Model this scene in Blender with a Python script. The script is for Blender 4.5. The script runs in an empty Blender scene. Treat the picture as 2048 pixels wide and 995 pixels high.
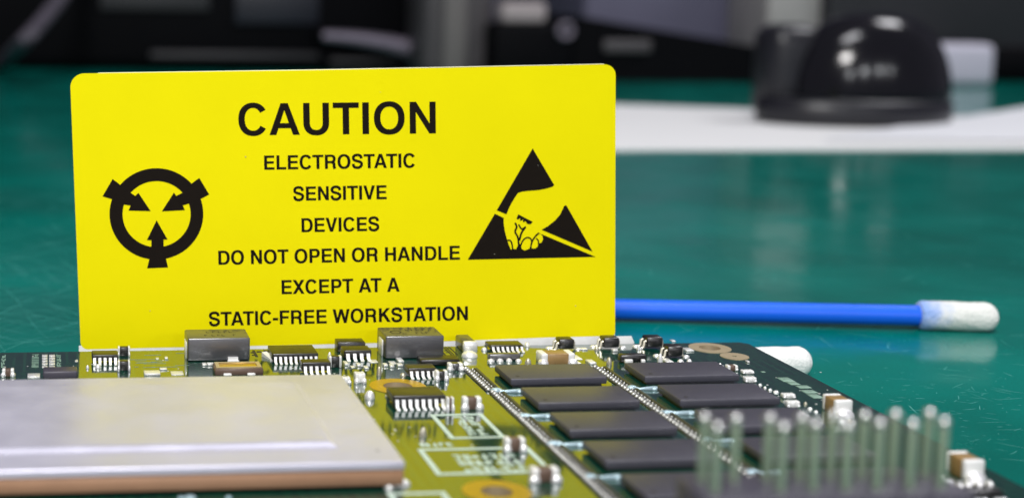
import bpy, bmesh, math, random
from mathutils import Vector, Matrix
# units: 1 Blender unit = 1 centimetre
random.seed(7)
sc = bpy.context.scene
COL = sc.collection

# ------------------------------------------------------------------ camera
FPX, CXP, CYP = 3000.0, 450.0, 250.0         # focal length and principal point, in pixels of a 2048 px wide frame
ZB = 0.5                                      # height of the circuit board's upper face above the bench
CAM = Vector((0, 0, 5.2 + ZB))
psi, th, rho = 0.11700258, 0.0946661, 0.01462698
Fv = Vector((math.sin(psi)*math.cos(th), math.cos(psi)*math.cos(th), -math.sin(th)))
R0 = Vector((math.cos(psi), -math.sin(psi), 0)); U0 = R0.cross(Fv)
Rv = R0*math.cos(rho) + U0*math.sin(rho); Uv = Rv.cross(Fv)
cam = bpy.data.cameras.new('camera'); camo = bpy.data.objects.new('camera', cam); COL.objects.link(camo)
m = Matrix((Rv, Uv, -Fv)).transposed().to_4x4(); m.translation = CAM
camo.matrix_world = m
cam.sensor_fit = 'HORIZONTAL'; cam.sensor_width = 36
cam.lens = FPX/2048*36
cam.shift_x = (1024-CXP)/2048; cam.shift_y = (CYP-497.5)/2048
cam.clip_start = 0.5; cam.clip_end = 3000
cam.dof.use_dof = True; cam.dof.focus_distance = 20.6
cam.dof.aperture_fstop = (cam.lens*1e-3)/0.27
sc.camera = camo

# ------------------------------------------------------------------ light
world = bpy.data.worlds.new('World'); sc.world = world; world.use_nodes = True
wn = world.node_tree.nodes; wl = world.node_tree.links
bg = wn['Background']; bg.inputs['Color'].default_value = (0.15, 0.145, 0.18, 1); bg.inputs['Strength'].default_value = 1.0
def area(name, loc, target, sx, sy, power, color=(1, 1, 1)):
    l = bpy.data.lights.new(name, 'AREA'); l.shape = 'RECTANGLE'; l.size = sx; l.size_y = sy; l.energy = power; l.color = color
    o = bpy.data.objects.new(name, l); COL.objects.link(o); o.location = loc
    o.rotation_euler = (Vector(target)-Vector(loc)).to_track_quat('-Z', 'Y').to_euler()
    return o
area('near_lamp_front', (-12, -32, 60), (5, 22, 0), 22, 14, 55000, (1, .985, .96))  # unseen lamp put low and close to the card so its light falls off behind
area('ceiling_lamp_above', (8, 6, 100), (5, 20, 0), 40, 18, 42000, (.96, .97, 1))
area('ceiling_lamp_side', (78, 66, 80), (30, 58, 0), 22, 24, 31000, (.97, .97, 1))
for i, (x, p) in enumerate(((-40, 1), (25, 1), (85, .8), (130, .5))):
    area('window_lamp', (x, -160, 60), (20, 50, 0), 13, 9, 21000*p, (.95, .97, 1))
sc.view_settings.view_transform = 'Standard'; sc.view_settings.look = 'None'
sc.view_settings.exposure = 0; sc.view_settings.gamma = 1
sc.view_settings.use_curve_mapping = False
sc.cycles.max_bounces = 8

# ------------------------------------------------------------------ helpers
def ray(px, py):
    return Fv + Rv*((px-CXP)/FPX) - Uv*((py-CYP)/FPX)
def at(px, py, Z=ZB):
    "point of the horizontal plane Z that is seen at pixel (px, py) of the photograph"
    d = ray(px, py); return CAM + d*((Z-CAM.z)/d.z)
def atY(px, py, Y):
    d = ray(px, py); return CAM + d*((Y-CAM.y)/d.y)

def new_mat(name):
    mt = bpy.data.materials.new(name); mt.use_nodes = True
    nt = mt.node_tree; return mt, nt.nodes, nt.links, nt.nodes['Principled BSDF']
def mat(name, col, rough=.5, metal=0, noise=0.12, nscale=8, bump=0, bscale=40, ior=None, coat=0, rvar=0.0, spec=None):
    mt, n, l, b = new_mat(name)
    b.inputs['Roughness'].default_value = rough; b.inputs['Metallic'].default_value = metal
    if ior: b.inputs['IOR'].default_value = ior
    if spec is not None: b.inputs['Specular IOR Level'].default_value = spec
    if coat: b.inputs['Coat Weight'].default_value = coat; b.inputs['Coat Roughness'].default_value = .24
    tc = n.new('ShaderNodeTexCoord')
    nz = n.new('ShaderNodeTexNoise'); nz.inputs['Scale'].default_value = nscale; nz.inputs['Detail'].default_value = 5
    l.new(tc.outputs['Object'], nz.inputs['Vector'])
    mx = n.new('ShaderNodeMix'); mx.data_type = 'RGBA'
    mx.inputs[6].default_value = tuple(c*(1-noise) for c in col[:3])+(1,)
    mx.inputs[7].default_value = tuple(min(1, c*(1+noise)) for c in col[:3])+(1,)
    l.new(nz.outputs['Fac'], mx.inputs[0]); l.new(mx.outputs[2], b.inputs['Base Color'])
    if rvar:
        mr = n.new('ShaderNodeMapRange'); mr.inputs[3].default_value = max(0, rough-rvar); mr.inputs[4].default_value = rough+rvar
        l.new(nz.outputs['Fac'], mr.inputs[0]); l.new(mr.outputs[0], b.inputs['Roughness'])
    if bump:
        nb = n.new('ShaderNodeTexNoise'); nb.inputs['Scale'].default_value = bscale; nb.inputs['Detail'].default_value = 4
        l.new(tc.outputs['Object'], nb.inputs['Vector'])
        bp = n.new('ShaderNodeBump'); bp.inputs['Strength'].default_value = bump; bp.inputs['Distance'].default_value = .02
        l.new(nb.outputs['Fac'], bp.inputs['Height']); l.new(bp.outputs['Normal'], b.inputs['Normal'])
    return mt

def mesh_from(name, verts, faces, mats, smooth=None):
    me = bpy.data.meshes.new(name); me.from_pydata([tuple(v) for v in verts], [], faces)
    for mt in (mats if isinstance(mats, (list, tuple)) else [mats]): me.materials.append(mt)
    if smooth is not None:
        me.polygons.foreach_set('use_smooth', [True]*len(me.polygons)); me.set_sharp_from_angle(angle=math.radians(smooth))
    me.update(); return me
WL = {}
def link(name, me, parent=None, loc=(0, 0, 0), rz=0, label=None, cat=None, group=None, kind=None):
    "loc is in world space; parents are never rotated"
    o = bpy.data.objects.new(name, me); COL.objects.link(o)
    w = Vector(loc); WL[o.name] = w
    if parent is not None:
        o.parent = parent; o.location = w - WL[parent.name]
    else: o.location = w
    o.rotation_euler = (0, 0, rz)
    for k, v in (('label', label), ('category', cat), ('group', group), ('kind', kind)):
        if v: o[k] = v
    return o
class MB:
    def __init__(s): s.v = []; s.f = []
    def poly(s, pts):
        b = len(s.v); s.v += [tuple(p) for p in pts]; s.f.append(tuple(range(b, b+len(pts))))
    def box(s, x0, y0, z0, x1, y1, z1):
        b = len(s.v)
        s.v += [(x0,y0,z0),(x1,y0,z0),(x1,y1,z0),(x0,y1,z0),(x0,y0,z1),(x1,y0,z1),(x1,y1,z1),(x0,y1,z1)]
        s.f += [(b,b+3,b+2,b+1),(b+4,b+5,b+6,b+7),(b,b+1,b+5,b+4),(b+1,b+2,b+6,b+5),(b+2,b+3,b+7,b+6),(b+3,b,b+4,b+7)]
    def prism(s, pts, z0, z1):
        b = len(s.v); k = len(pts)
        s.v += [(x, y, z0) for x, y in pts] + [(x, y, z1) for x, y in pts]
        s.f.append(tuple(range(b+k-1, b-1, -1))); s.f.append(tuple(range(b+k, b+2*k)))
        for i in range(k): j = (i+1) % k; s.f.append((b+i, b+j, b+k+j, b+k+i))
    def ball(s, c, r, nu=10, nv=6, flat=0.0):
        rx, ry, rz = r if isinstance(r, (tuple, list)) else (r, r, r)
        b = len(s.v)
        for j in range(nv+1):
            t = math.pi*j/nv
            for i in range(nu):
                p = 2*math.pi*i/nu
                s.v.append((c[0]+rx*math.sin(t)*math.cos(p), c[1]+ry*math.sin(t)*math.sin(p), c[2]+rz*math.cos(t)))
        for j in range(nv):
            for i in range(nu):
                k = (i+1) % nu
                s.f.append((b+j*nu+i, b+(j+1)*nu+i, b+(j+1)*nu+k, b+j*nu+k))
    def tube(s, pts, r, n=10, cap=True, rs=None):
        b = len(s.v); pts = [Vector(p) for p in pts]; K = len(pts); up = Vector((0, 0, 1))
        for i, p in enumerate(pts):
            t = (pts[min(i+1, K-1)]-pts[max(i-1, 0)]).normalized()
            a = t.cross(up)
            if a.length < 1e-3: a = t.cross(Vector((0, 1, 0)))
            a.normalize(); c = a.cross(t); rr = rs[i] if rs else r
            for k in range(n):
                q = 2*math.pi*k/n; s.v.append(tuple(p + a*math.cos(q)*rr + c*math.sin(q)*rr))
        for i in range(K-1):
            for k in range(n):
                j = (k+1) % n; s.f.append((b+i*n+k, b+i*n+j, b+(i+1)*n+j, b+(i+1)*n+k))
        if cap:
            s.f.append(tuple(b+k for k in range(n-1, -1, -1))); s.f.append(tuple(b+(K-1)*n+k for k in range(n)))
    def mesh(s, name, mt, smooth=None):
        return mesh_from(name, s.v, s.f, mt, smooth)
def bevel_box(name, sx, sy, sz, bev, mt, seg=2, z0=0.0, top_only=False):
    "box centred in x and y, standing on z0"
    bm = bmesh.new(); bmesh.ops.create_cube(bm, size=1)
    for v in bm.verts: v.co = Vector((v.co.x*sx, v.co.y*sy, (v.co.z+.5)*sz+z0))
    if bev > 0: bmesh.ops.bevel(bm, geom=list(bm.edges), offset=bev, segments=seg, affect='EDGES', profile=.5)
    me = bpy.data.meshes.new(name); bm.to_mesh(me); bm.free()
    for mm in (mt if isinstance(mt, (list, tuple)) else [mt]): me.materials.append(mm)
    me.polygons.foreach_set('use_smooth', [True]*len(me.polygons)); me.set_sharp_from_angle(angle=math.radians(50))
    return me
def outline_mesh(name, loops, depth, mt, z=0.0):
    "flat plate with holes: loops of (x, y); solid of the given depth, top face at z + depth"
    cu = bpy.data.curves.new(name, 'CURVE'); cu.dimensions = '2D'; cu.fill_mode = 'BOTH'; cu.extrude = depth/2
    for lp in loops:
        sp = cu.splines.new('POLY'); sp.points.add(len(lp)-1); sp.use_cyclic_u = True
        for p, q in zip(sp.points, lp): p.co = (q[0], q[1], 0, 1)
    o = bpy.data.objects.new('tmp', cu); COL.objects.link(o)
    dg = bpy.context.evaluated_depsgraph_get(); dg.update()
    me = bpy.data.meshes.new_from_object(o.evaluated_get(dg)); bpy.data.objects.remove(o)
    me.name = name; me.materials.clear(); me.materials.append(mt)
    for v in me.vertices: v.co.z += z + depth/2
    return me
def circle(cx, cy, r, n=48): return [(cx+r*math.cos(2*math.pi*i/n), cy+r*math.sin(2*math.pi*i/n)) for i in range(n)]

# ------------------------------------------------------------------ materials
M = {}
def bench_mat():
    mt, n, l, b = new_mat('green_bench')
    tc = n.new('ShaderNodeTexCoord')
    nz = n.new('ShaderNodeTexNoise'); nz.inputs['Scale'].default_value = .22; nz.inputs['Detail'].default_value = 6
    l.new(tc.outputs['Object'], nz.inputs['Vector'])
    cr = n.new('ShaderNodeValToRGB'); e = cr.color_ramp.elements
    e[0].position = .3; e[0].color = (.0003, .140, .110, 1); e[1].position = .72; e[1].color = (.0006, .245, .195, 1)
    l.new(nz.outputs['Fac'], cr.inputs[0])
    fn = n.new('ShaderNodeTexNoise'); fn.inputs['Scale'].default_value = 24; fn.inputs['Detail'].default_value = 8
    l.new(tc.outputs['Object'], fn.inputs['Vector'])
    mx = n.new('ShaderNodeMix'); mx.data_type = 'RGBA'; mx.blend_type = 'MULTIPLY'; mx.inputs[0].default_value = .35
    l.new(cr.outputs[0], mx.inputs[6]); l.new(fn.outputs['Fac'], mx.inputs[7]); l.new(mx.outputs[2], b.inputs['Base Color'])
    mr = n.new('ShaderNodeMapRange'); mr.inputs[1].default_value = .3; mr.inputs[2].default_value = .7
    mr.inputs[3].default_value = .06; mr.inputs[4].default_value = .15
    wn_ = n.new('ShaderNodeTexNoise'); wn_.inputs['Scale'].default_value = .55; wn_.inputs['Detail'].default_value = 9; wn_.inputs['Roughness'].default_value = .65
    l.new(tc.outputs['Object'], wn_.inputs['Vector'])
    w2 = n.new('ShaderNodeMapRange'); w2.inputs[1].default_value = .45; w2.inputs[2].default_value = .75; w2.inputs[3].default_value = 0; w2.inputs[4].default_value = .20
    l.new(wn_.outputs['Fac'], w2.inputs[0])
    ad = n.new('ShaderNodeMath'); ad.operation = 'ADD'; l.new(fn.outputs['Fac'], mr.inputs[0]); l.new(mr.outputs[0], ad.inputs[0]); l.new(w2.outputs[0], ad.inputs[1])
    l.new(ad.outputs[0], b.inputs['Roughness'])
    b.inputs['IOR'].default_value = 1.21
    # gentle long waves and fine grain of the laminate
    w1 = n.new('ShaderNodeTexNoise'); w1.inputs['Scale'].default_value = 1.2; w1.inputs['Detail'].default_value = 3
    l.new(tc.outputs['Object'], w1.inputs['Vector'])
    b1 = n.new('ShaderNodeBump'); b1.inputs['Strength'].default_value = .08; b1.inputs['Distance'].default_value = .05
    l.new(w1.outputs['Fac'], b1.inputs['Height'])
    b2 = n.new('ShaderNodeBump'); b2.inputs['Strength'].default_value = .12; b2.inputs['Distance'].default_value = .002
    l.new(fn.outputs['Fac'], b2.inputs['Height']); l.new(b1.outputs['Normal'], b2.inputs['Normal'])
    l.new(b2.outputs['Normal'], b.inputs['Normal'])
    return mt
def pcb_mat():
    mt, n, l, b = new_mat('solder_mask')
    tc = n.new('ShaderNodeTexCoord')
    cols = []
    def lines(sx, sy, rot, thr):
        mp = n.new('ShaderNodeMapping'); mp.inputs['Scale'].default_value = (sx, sy, 1); mp.inputs['Rotation'].default_value = (0, 0, rot)
        l.new(tc.outputs['Object'], mp.inputs[0])
        br = n.new('ShaderNodeTexBrick'); br.inputs['Scale'].default_value = 1; br.inputs['Mortar Size'].default_value = thr
        br.inputs['Mortar Smooth'].default_value = .1; br.inputs['Color1'].default_value = (0,0,0,1); br.inputs['Color2'].default_value = (0,0,0,1)
        br.inputs['Mortar'].default_value = (1,1,1,1); br.offset = .37; br.inputs['Brick Width'].default_value = .9; br.inputs['Row Height'].default_value = .16
        l.new(mp.outputs[0], br.inputs['Vector']); return br.outputs['Color']
    a = lines(1.3, 1.6, 0, .028); c = lines(1.1, 1.4, 1.5708, .022)
    msk = n.new('ShaderNodeTexNoise'); msk.inputs['Scale'].default_value = 1.7; l.new(tc.outputs['Object'], msk.inputs['Vector'])
    th_ = n.new('ShaderNodeMath'); th_.operation = 'GREATER_THAN'; th_.inputs[1].default_value = .5; l.new(msk.outputs['Fac'], th_.inputs[0])
    mm = n.new('ShaderNodeMix'); mm.data_type = 'RGBA'; l.new(th_.outputs[0], mm.inputs[0]); l.new(a, mm.inputs[6]); l.new(c, mm.inputs[7])
    mx = n.new('ShaderNodeMix'); mx.data_type = 'RGBA'
    mx.inputs[6].default_value = (.0012, .034, .024, 1); mx.inputs[7].default_value = (.004, .062, .036, 1)
    l.new(mm.outputs[2], mx.inputs[0]); l.new(mx.outputs[2], b.inputs['Base Color'])
    b.inputs['Roughness'].default_value = .10; b.inputs['IOR'].default_value = 1.9; b.inputs['Coat Weight'].default_value = .8; b.inputs['Coat Roughness'].default_value = .07
    nz = n.new('ShaderNodeTexNoise'); nz.inputs['Scale'].default_value = 9; nz.inputs['Detail'].default_value = 3
    l.new(tc.outputs['Object'], nz.inputs['Vector'])
    b1 = n.new('ShaderNodeBump'); b1.inputs['Strength'].default_value = .1; b1.inputs['Distance'].default_value = .004
    l.new(nz.outputs['Fac'], b1.inputs['Height'])
    b2 = n.new('ShaderNodeBump'); b2.inputs['Strength'].default_value = .35; b2.inputs['Distance'].default_value = .0015
    l.new(mm.outputs[2], b2.inputs['Height']); l.new(b1.outputs['Normal'], b2.inputs['Normal']); l.new(b2.outputs['Normal'], b.inputs['Normal'])
    return mt
M['bench'] = bench_mat(); M['pcb'] = pcb_mat()
M['scratch'] = mat('scratch', (.10, .42, .38), .6, 0, .3, 3)
M['yellow'] = mat('yellow_vinyl', (.88, .775, .0005), .55, 0, .045, .9, .05, 90, spec=.07)
M['ink'] = mat('black_ink', (.009, .006, .004), .7, 0, .2, 10, spec=.1)
M['liner'] = mat('white_liner', (.92, .92, .91), .55)
M['chip'] = mat('black_mould', (.044, .042, .060), .48, 0, .18, 14, .08, 90, ior=1.7, rvar=.04)
M['chip_b'] = mat('black_mould_worn', (.048, .046, .062), .43, 0, .22, 11, .1, 80, ior=1.7, rvar=.05)
M['chip_c'] = mat('black_mould_dull', (.038, .036, .052), .54, 0, .2, 17, .08, 100, ior=1.7, rvar=.05)
M['ic'] = mat('dark_mould', (.010, .008, .008), .34, 0, .3, 20, .12, 110, ior=1.8)
M['ferrite'] = mat('ferrite', (.040, .038, .044), .36, 0, .18, 9, .12, 70, ior=2.3, coat=.35)
M['mark'] = mat('grey_mark', (.02, .018, .016), .6)
M['solder'] = mat('solder', (.93, .93, .93), .34, .55, .06, 14, .35, 30)
M['tin'] = mat('tinned_lead', (.93, .93, .92), .38, .5, .04, 14, .1, 30)
M['duller'] = mat('dull_lead', (.55, .52, .42), .4, .7, .08, 14)
M['pad'] = mat('tinned_pad', (.88, .88, .86), .45, .6, .05, 20)
M['whitecap'] = mat('white_cap', (.80, .80, .78), .4, .2, .06, 20)
M['flux'] = mat('bluish_solder', (.40, .54, .60), .35, .35, .15, 12, .3, 25)
M['gold'] = mat('gold_plate', (.86, .60, .16), .38, 1, .1, 10, .2, 20)
M['goldpale'] = mat('pale_gold', (.62, .50, .32), .45, .6, .12, 10)
M['ceramic'] = mat('tan_ceramic', (.30, .185, .07), .4, 0, .12, 16)
M['brown'] = mat('brown_ceramic', (.12, .075, .055), .4, 0, .15, 16)
M['silk'] = mat('silkscreen', (.50, .62, .52), .5, 0, .25, 16)
M['silkdim'] = mat('thin_silkscreen', (.22, .34, .27), .5, 0, .5, 20)
M['lid'] = mat('brushed_nickel', (.66, .645, .75), .37, .5, .05, 1.6, .10, 60, rvar=.05)
def lid_mat():
    mt = M['lid']; n, l = mt.node_tree.nodes, mt.node_tree.links; b = n['Principled BSDF']
    tc = n.new('ShaderNodeTexCoord'); mp = n.new('ShaderNodeMapping'); mp.inputs['Scale'].default_value = (1.2, 90, 90); l.new(tc.outputs['Object'], mp.inputs[0])
    st = n.new('ShaderNodeTexNoise'); st.inputs['Scale'].default_value = 1; st.inputs['Detail'].default_value = 3; l.new(mp.outputs[0], st.inputs['Vector'])
    bp = n.new('ShaderNodeBump'); bp.inputs['Strength'].default_value = .12; bp.inputs['Distance'].default_value = .004; l.new(st.outputs['Fac'], bp.inputs['Height'])
    l.new(bp.outputs['Normal'], b.inputs['Normal'])
    sm = n.new('ShaderNodeTexNoise'); sm.inputs['Scale'].default_value = 1.4; sm.inputs['Detail'].default_value = 8; sm.inputs['Roughness'].default_value = .7; l.new(tc.outputs['Object'], sm.inputs['Vector'])
    mr = n.new('ShaderNodeMapRange'); mr.inputs[1].default_value = .35; mr.inputs[2].default_value = .7; mr.inputs[3].default_value = .30; mr.inputs[4].default_value = .50
    l.new(sm.outputs['Fac'], mr.inputs[0]); l.new(mr.outputs[0], b.inputs['Roughness'])
lid_mat()
M['lidpit'] = mat('lid_pit', (.22, .20, .2), .5, .5)
M['substrate'] = mat('package_substrate', (.36, .20, .115), .55, 0, .12, 5)
M['bump'] = mat('bump_metal', (.45, .45, .42), .42, .8, .2, 10)
M['rail'] = mat('olive_rail', (.05, .05, .03), .45, 0, .3, 12)
M['pin'] = mat('pin_metal_green_cast', (.42, .52, .38), .38, .75, .1, 6)  # green of the board's reflection is put into the pin colour
M['tipglint'] = mat('pin_glint_metal', (.72, .72, .70), .25, .8, .05, 8)
M['plastic'] = mat('purple_black_plastic', (.06, .055, .075), .45, 0, .15, 5)
M['blue'] = mat('blue_plastic', (.008, .13, .85), .34, 0, .08, 3)
M['foam'] = mat('white_foam', (.84, .84, .82), .9, 0, .05, 30, .9, 28)
M['foamblue'] = mat('foam_over_stick', (.42, .52, .80), .9, 0, .3, 5, .9, 28)
M['paper'] = mat('white_paper', (.89, .89, .88), .6, 0, .03, .4)
M['paper2'] = mat('bright_paper', (.90, .91, .94), .55, 0, .02, .4)
M['domeblack'] = mat('glossy_black', (.004, .004, .006), .15, 0, .3, 1, ior=1.5)
M['baseblack'] = mat('satin_black', (.010, .010, .014), .35, 0, .3, 1)
M['equip'] = mat('matt_black_case', (.002, .002, .003), .6, 0, .5, .1, spec=.08)
M['charcoal'] = mat('charcoal_case', (.018, .018, .022), .5, 0, .25, .15)
M['wall'] = mat('room_wall', (.15, .14, .19), .9, 0, .15, .02)
M['post'] = mat('grey_post', (.075, .068, .072), .5, .0, .15, .3)
M['postlight'] = mat('post_channel', (.17, .155, .15), .45, 0, .1, .3)
M['silver'] = mat('silver_post', (.42, .40, .385), .45, .2, .15, .4)
M['bluegrey'] = mat('blue_grey_case', (.125, .122, .185), .55, 0, .1, .2)
M['handle'] = mat('pale_handle', (.22, .19, .24), .35, .3, .2, .5)
M['cable'] = mat('grey_sleeve', (.075, .065, .085), .6, 0, .5, 1.3)
M['red'] = mat('red_plastic', (.14, .006, .012), .5)
M['cream'] = mat('cream_plastic', (.38, .33, .33), .5)
M['whitebar'] = mat('pale_plastic', (.60, .58, .68), .5)

# ------------------------------------------------------------------ setting: bench and wall
bench = MB(); bench.box(-140, -30, -3, 240, 150, 0)
bench = link('bench_top', bench.mesh('bench_top', M['bench']), kind='structure', label='glossy scratched green bench top')
scr = MB()
def scratch(x, y, L, a, w, z):
    dx, dy = math.cos(a), math.sin(a); k = 4; c = random.uniform(-.15, .15)
    prev = None
    for i in range(k+1):
        t = i/k - .5; px_, py_ = x+dx*L*t - dy*c*L*(t*t), y+dy*L*t + dx*c*L*(t*t)
        ww = w*(1-abs(2*t)**2*.85)
        cur = ((px_-dy*ww, py_+dx*ww, z), (px_+dy*ww, py_-dx*ww, z))
        if prev: scr.poly([prev[1], prev[0], cur[0], cur[1]][::-1])
        prev = cur
for i in range(620):
    if i < 230:   # beside the board, at the right
        p = at(random.gauss(1900, 130), random.gauss(800, 75), 0); L = random.choice((.04, .06, .09, .15, .25, .45)); a = random.choice((.1, -.35, 2.6, 1.2))+random.gauss(0, .35); w = .0035
    elif i < 420:   # left of the card
        p = at(random.uniform(-40, 150), random.uniform(380, 690), 0); L = random.uniform(.3, 2.4); a = random.choice((.9, 1.9, .35, 2.5))+random.gauss(0, .15); w = .0035
    else:
        p = at(random.uniform(1240, 2048), random.uniform(430, 720), 0); L = random.uniform(.1, .9); a = random.uniform(0, 3.1); w = .0028
    scratch(p.x, p.y, L, a, random.uniform(.6, 1.3)*w, .0015+i*2e-6)
link('scratches', scr.mesh('scratches', M['scratch']), bench, kind='stuff')
wl_ = MB(); wl_.box(-160, 150, -20, 260, 154, 140)
link('wall', wl_.mesh('wall', M['wall']), kind='structure')

# ------------------------------------------------------------------ circuit board
BX0, BX1, BY0, BY1 = -6.0, 10.28, 8.6, 20.83
RINGS = ((4.52, 18.74, .37, .19), (4.61, 14.66, .36, .165), (9.58, 20.50, .36, .17))
RINGS = RINGS[:2] + ((9.58, 20.51, .30, .15),)
loops = [[(BX0, BY0), (BX1, BY0), (BX1, BY1-.10), (BX1-.10, BY1), (BX0, BY1)]] + [circle(x, y, ri) for x, y, ro, ri in RINGS]
bo = Vector((2, 15, 0))
loops = [[(x-bo.x, y-bo.y) for x, y in lp] for lp in loops]
board = link('circuit_board', outline_mesh('circuit_board', loops, .16, M['pcb'], ZB-.16), loc=bo,
             label='green circuit board crowded with soldered chips in front of the yellow card', cat='circuit board')
for x, y in ((-5.5, 9.2), (9.8, 9.2), (-5.5, 20.2), (8.0, 19.6)):
    mb = MB(); mb.prism(circle(0, 0, .25, 16), 0, ZB-.161); link('standoff', mb.mesh('standoff', M['baseblack'], 40), board, (x, y, 0))
def ring(x, y, ro, ri, mt, name='mounting_ring'):
    me = outline_mesh(name, [circle(0, 0, ro), circle(0, 0, ri)], .006, mt); return link(name, me, board, (x, y, ZB+.0005))
ring(*RINGS[0], M['gold']); ring(*RINGS[1], M['gold']); ring(*RINGS[2], M['goldpale'])
ring(9.72, 20.01, .20, .035, M['goldpale'], 'test_ring')
for x, y, ro, ri in RINGS:
    mb = MB()
    for i in range(32):
        a0, a1 = 2*math.pi*i/32, 2*math.pi*(i+1)/32; q = ri-.002
        mb.poly([(q*math.cos(a0), q*math.sin(a0), -.17), (q*math.cos(a0), q*math.sin(a0), .005), (q*math.cos(a1), q*math.sin(a1), .005), (q*math.cos(a1), q*math.sin(a1), -.17)])
    link('hole_barrel', mb.mesh('hole_barrel', M['goldpale'], 60), board, (x, y, ZB))

def foot(pxl, pxr, py, Z=ZB):
    a = at(pxl, py, Z); b = at(pxr, py, Z); return a.x, b.x, (a.y+b.y)/2
def hcm(px_h, py): return px_h*5.2/(py+40)
lead_cache = {}
def lead_mesh(w, zt, reach, mt='tin'):
    k = (round(w, 3), round(zt, 3), round(reach, 3), mt)
    if k not in lead_cache:
        mb = MB(); t = .014; h = w/2
        prof = [(.03, zt), (-.02, zt), (-.045, .02), (-reach, .014)]
        prev = None
        for (y, z) in prof:
            cur = [(-h, y, z-t*.5), (h, y, z-t*.5), (h, y+t*.3, z+t*.5), (-h, y+t*.3, z+t*.5)]
            b = len(mb.v); mb.v += cur
            if prev is not None:
                for i in range(4): j = (i+1) % 4; mb.f.append((prev+i, b+i, b+j, prev+j))
            prev = b
        mb.f.append((0, 1, 2, 3)); mb.f.append((prev+3, prev+2, prev+1, prev))
        mb.ball((0, -reach*.85, .006), (w*.62, .035, .016), 8, 5)
        lead_cache[k] = mb.mesh('lead', M[mt], 45)
    return lead_cache[k]
def ic(pxl, pxr, pyb, h, depth, n, fw=.5, name='integrated_circuit', mt='ic', back=True, reach=.11, z0=.035, label=None, x_in=.06):
    x0, x1, y0 = foot(pxl, pxr, pyb); w = x1-x0
    me = bevel_box(name, w, depth, h-z0, .012, M[mt], 2, z0)
    c = link(name, me, board, ((x0+x1)/2, y0+depth/2, ZB), label=label)
    p = w/n
    lm = lead_mesh(p*fw, (h+z0)/2, reach)
    for i in range(n):
        x = x0+p*(i+.5)
        link('lead', lm, c, (x, y0, ZB))
        if back: link('lead', lm, c, (x, y0+depth, ZB), rz=math.pi)
    return c
def cap(pxl, pxr, pyb, h, depth, col='ceramic', end=.24, name='capacitor', rz=0, blob=1.0, endmat='whitecap', label=None):
    x0, x1, y0 = foot(pxl, pxr, pyb); w = x1-x0
    c = link(name, bevel_box(name, w*(1-2*end)+.01, depth*.96, h*.97, .008, M[col], 1), board, ((x0+x1)/2, y0+depth/2, ZB), label=label)
    e = bevel_box('end_cap', w*end, depth, h, min(.02, w*end*.3), M[endmat], 2)
    for s in (-1, 1): link('end_cap', e, c, ((x0+x1)/2+s*(w/2-w*end/2), y0+depth/2, ZB))
    if blob:
        mb = MB(); mb.ball((0, 0, 0), (w*end*.8*blob, depth*.32*blob, h*.42*blob), 10, 6); sm = mb.mesh('solder', M['solder'], 60)
        for s in (-1, 1): link('solder', sm, c, ((x0+x1)/2+s*(w/2-w*end*.35), y0+depth*.08, ZB+.02))
    return c
def blob(px, py, w_px, h=.05, name='solder_joint', d=None, mt='solder'):
    "a small dome of solder, foot centred at the pixel"
    p = at(px, py); w = w_px*5.2/(py+40)/2; mb = MB(); h *= random.uniform(.8, 1.1)
    mb.ball((0, 0, 0), (w*random.uniform(.85, 1.05), d or w*random.uniform(.75, 1), h), 12, 8)
    for q in range(2): mb.ball((random.uniform(-.5, .5)*w, random.uniform(-.4, .4)*w, 0), (w*.6, w*.5, h*random.uniform(.5, .8)), 10, 6)
    if mt == 'solder': mt = random.choice(('solder', 'solder', 'tin', 'pad', 'duller'))
    return link(name, mb.mesh(name, M[mt], 70), board, (p.x, p.y, ZB))
def pad(px0, py0, px1, py1, mt='pad', name='solder_pad', z=.004, h=.006):
    a = at(px0, py1); b = at(px1, py1); c = at((px0+px1)/2, py0)
    w, d = b.x-a.x, abs(c.y-a.y)
    me = bevel_box(name, w, d, h, .002, M[mt], 1); return link(name, me, board, ((a.x+b.x)/2, a.y+d/2, ZB+.0006))

# memory chips: two columns, rows 1.13 cm apart
pA = at(1022, 757, ZB+.12); pB = at(1290, 752, ZB+.12)
rows = [0, 1.12, 2.24, 3.37, 4.50]
def memory(x, y, w):
    c = link('memory_chip', bevel_box('memory_chip', w, .72, .088, .012, M[random.choice(('chip', 'chip', 'chip_b', 'chip_c'))], 2, .032), board, (x+w/2, y+.36, ZB))
    link('chip_underside', bevel_box('chip_underside', w-.1, .6, .032, 0, M['plastic'], 1, .001), c, (x+w/2, y+.36, ZB))
    # tiny pin-one dimple
    mb = MB(); mb.prism(circle(0, 0, .028, 14), 0, .0012); link('pin_one_mark', mb.mesh('pin_one_mark', M['mark']), c, (x+.13, y+.13, ZB+.1202))
    return c
for i, r in enumerate(rows):
    memory(pA.x, pA.y-r, 1.30); memory(pB.x, pB.y-r, 1.31)
# pale solder fillets in the gaps at the left of the chips
def fillet(x, y):
    r1, r2, r3 = [random.uniform(.75, 1.2) for _ in range(3)]; mb = MB(); mb.ball((-.29, .03, .01), (.09*r1, .055, .04*r2), 12, 8); mb.tube([(-.30, .03, .012), (-.2, -.02*r3, .012), (-.05, -.03, .015), (0, -.02, .012)], .030*r2, 8, True, [.034, .024*r1, .034, .03]); mb.ball((0.0, -.02, .012), (.065*r3, .06, .035), 12, 8)
    link('solder_fillet', mb.mesh('solder_fillet', M['flux'], 70), board, (x, y, ZB))
for i in range(1, 5):
    fillet(pA.x+.05, pA.y-rows[i]+.80+.13); 
    fillet(pB.x+.05, pB.y-rows[i]+.80+.13)
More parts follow.
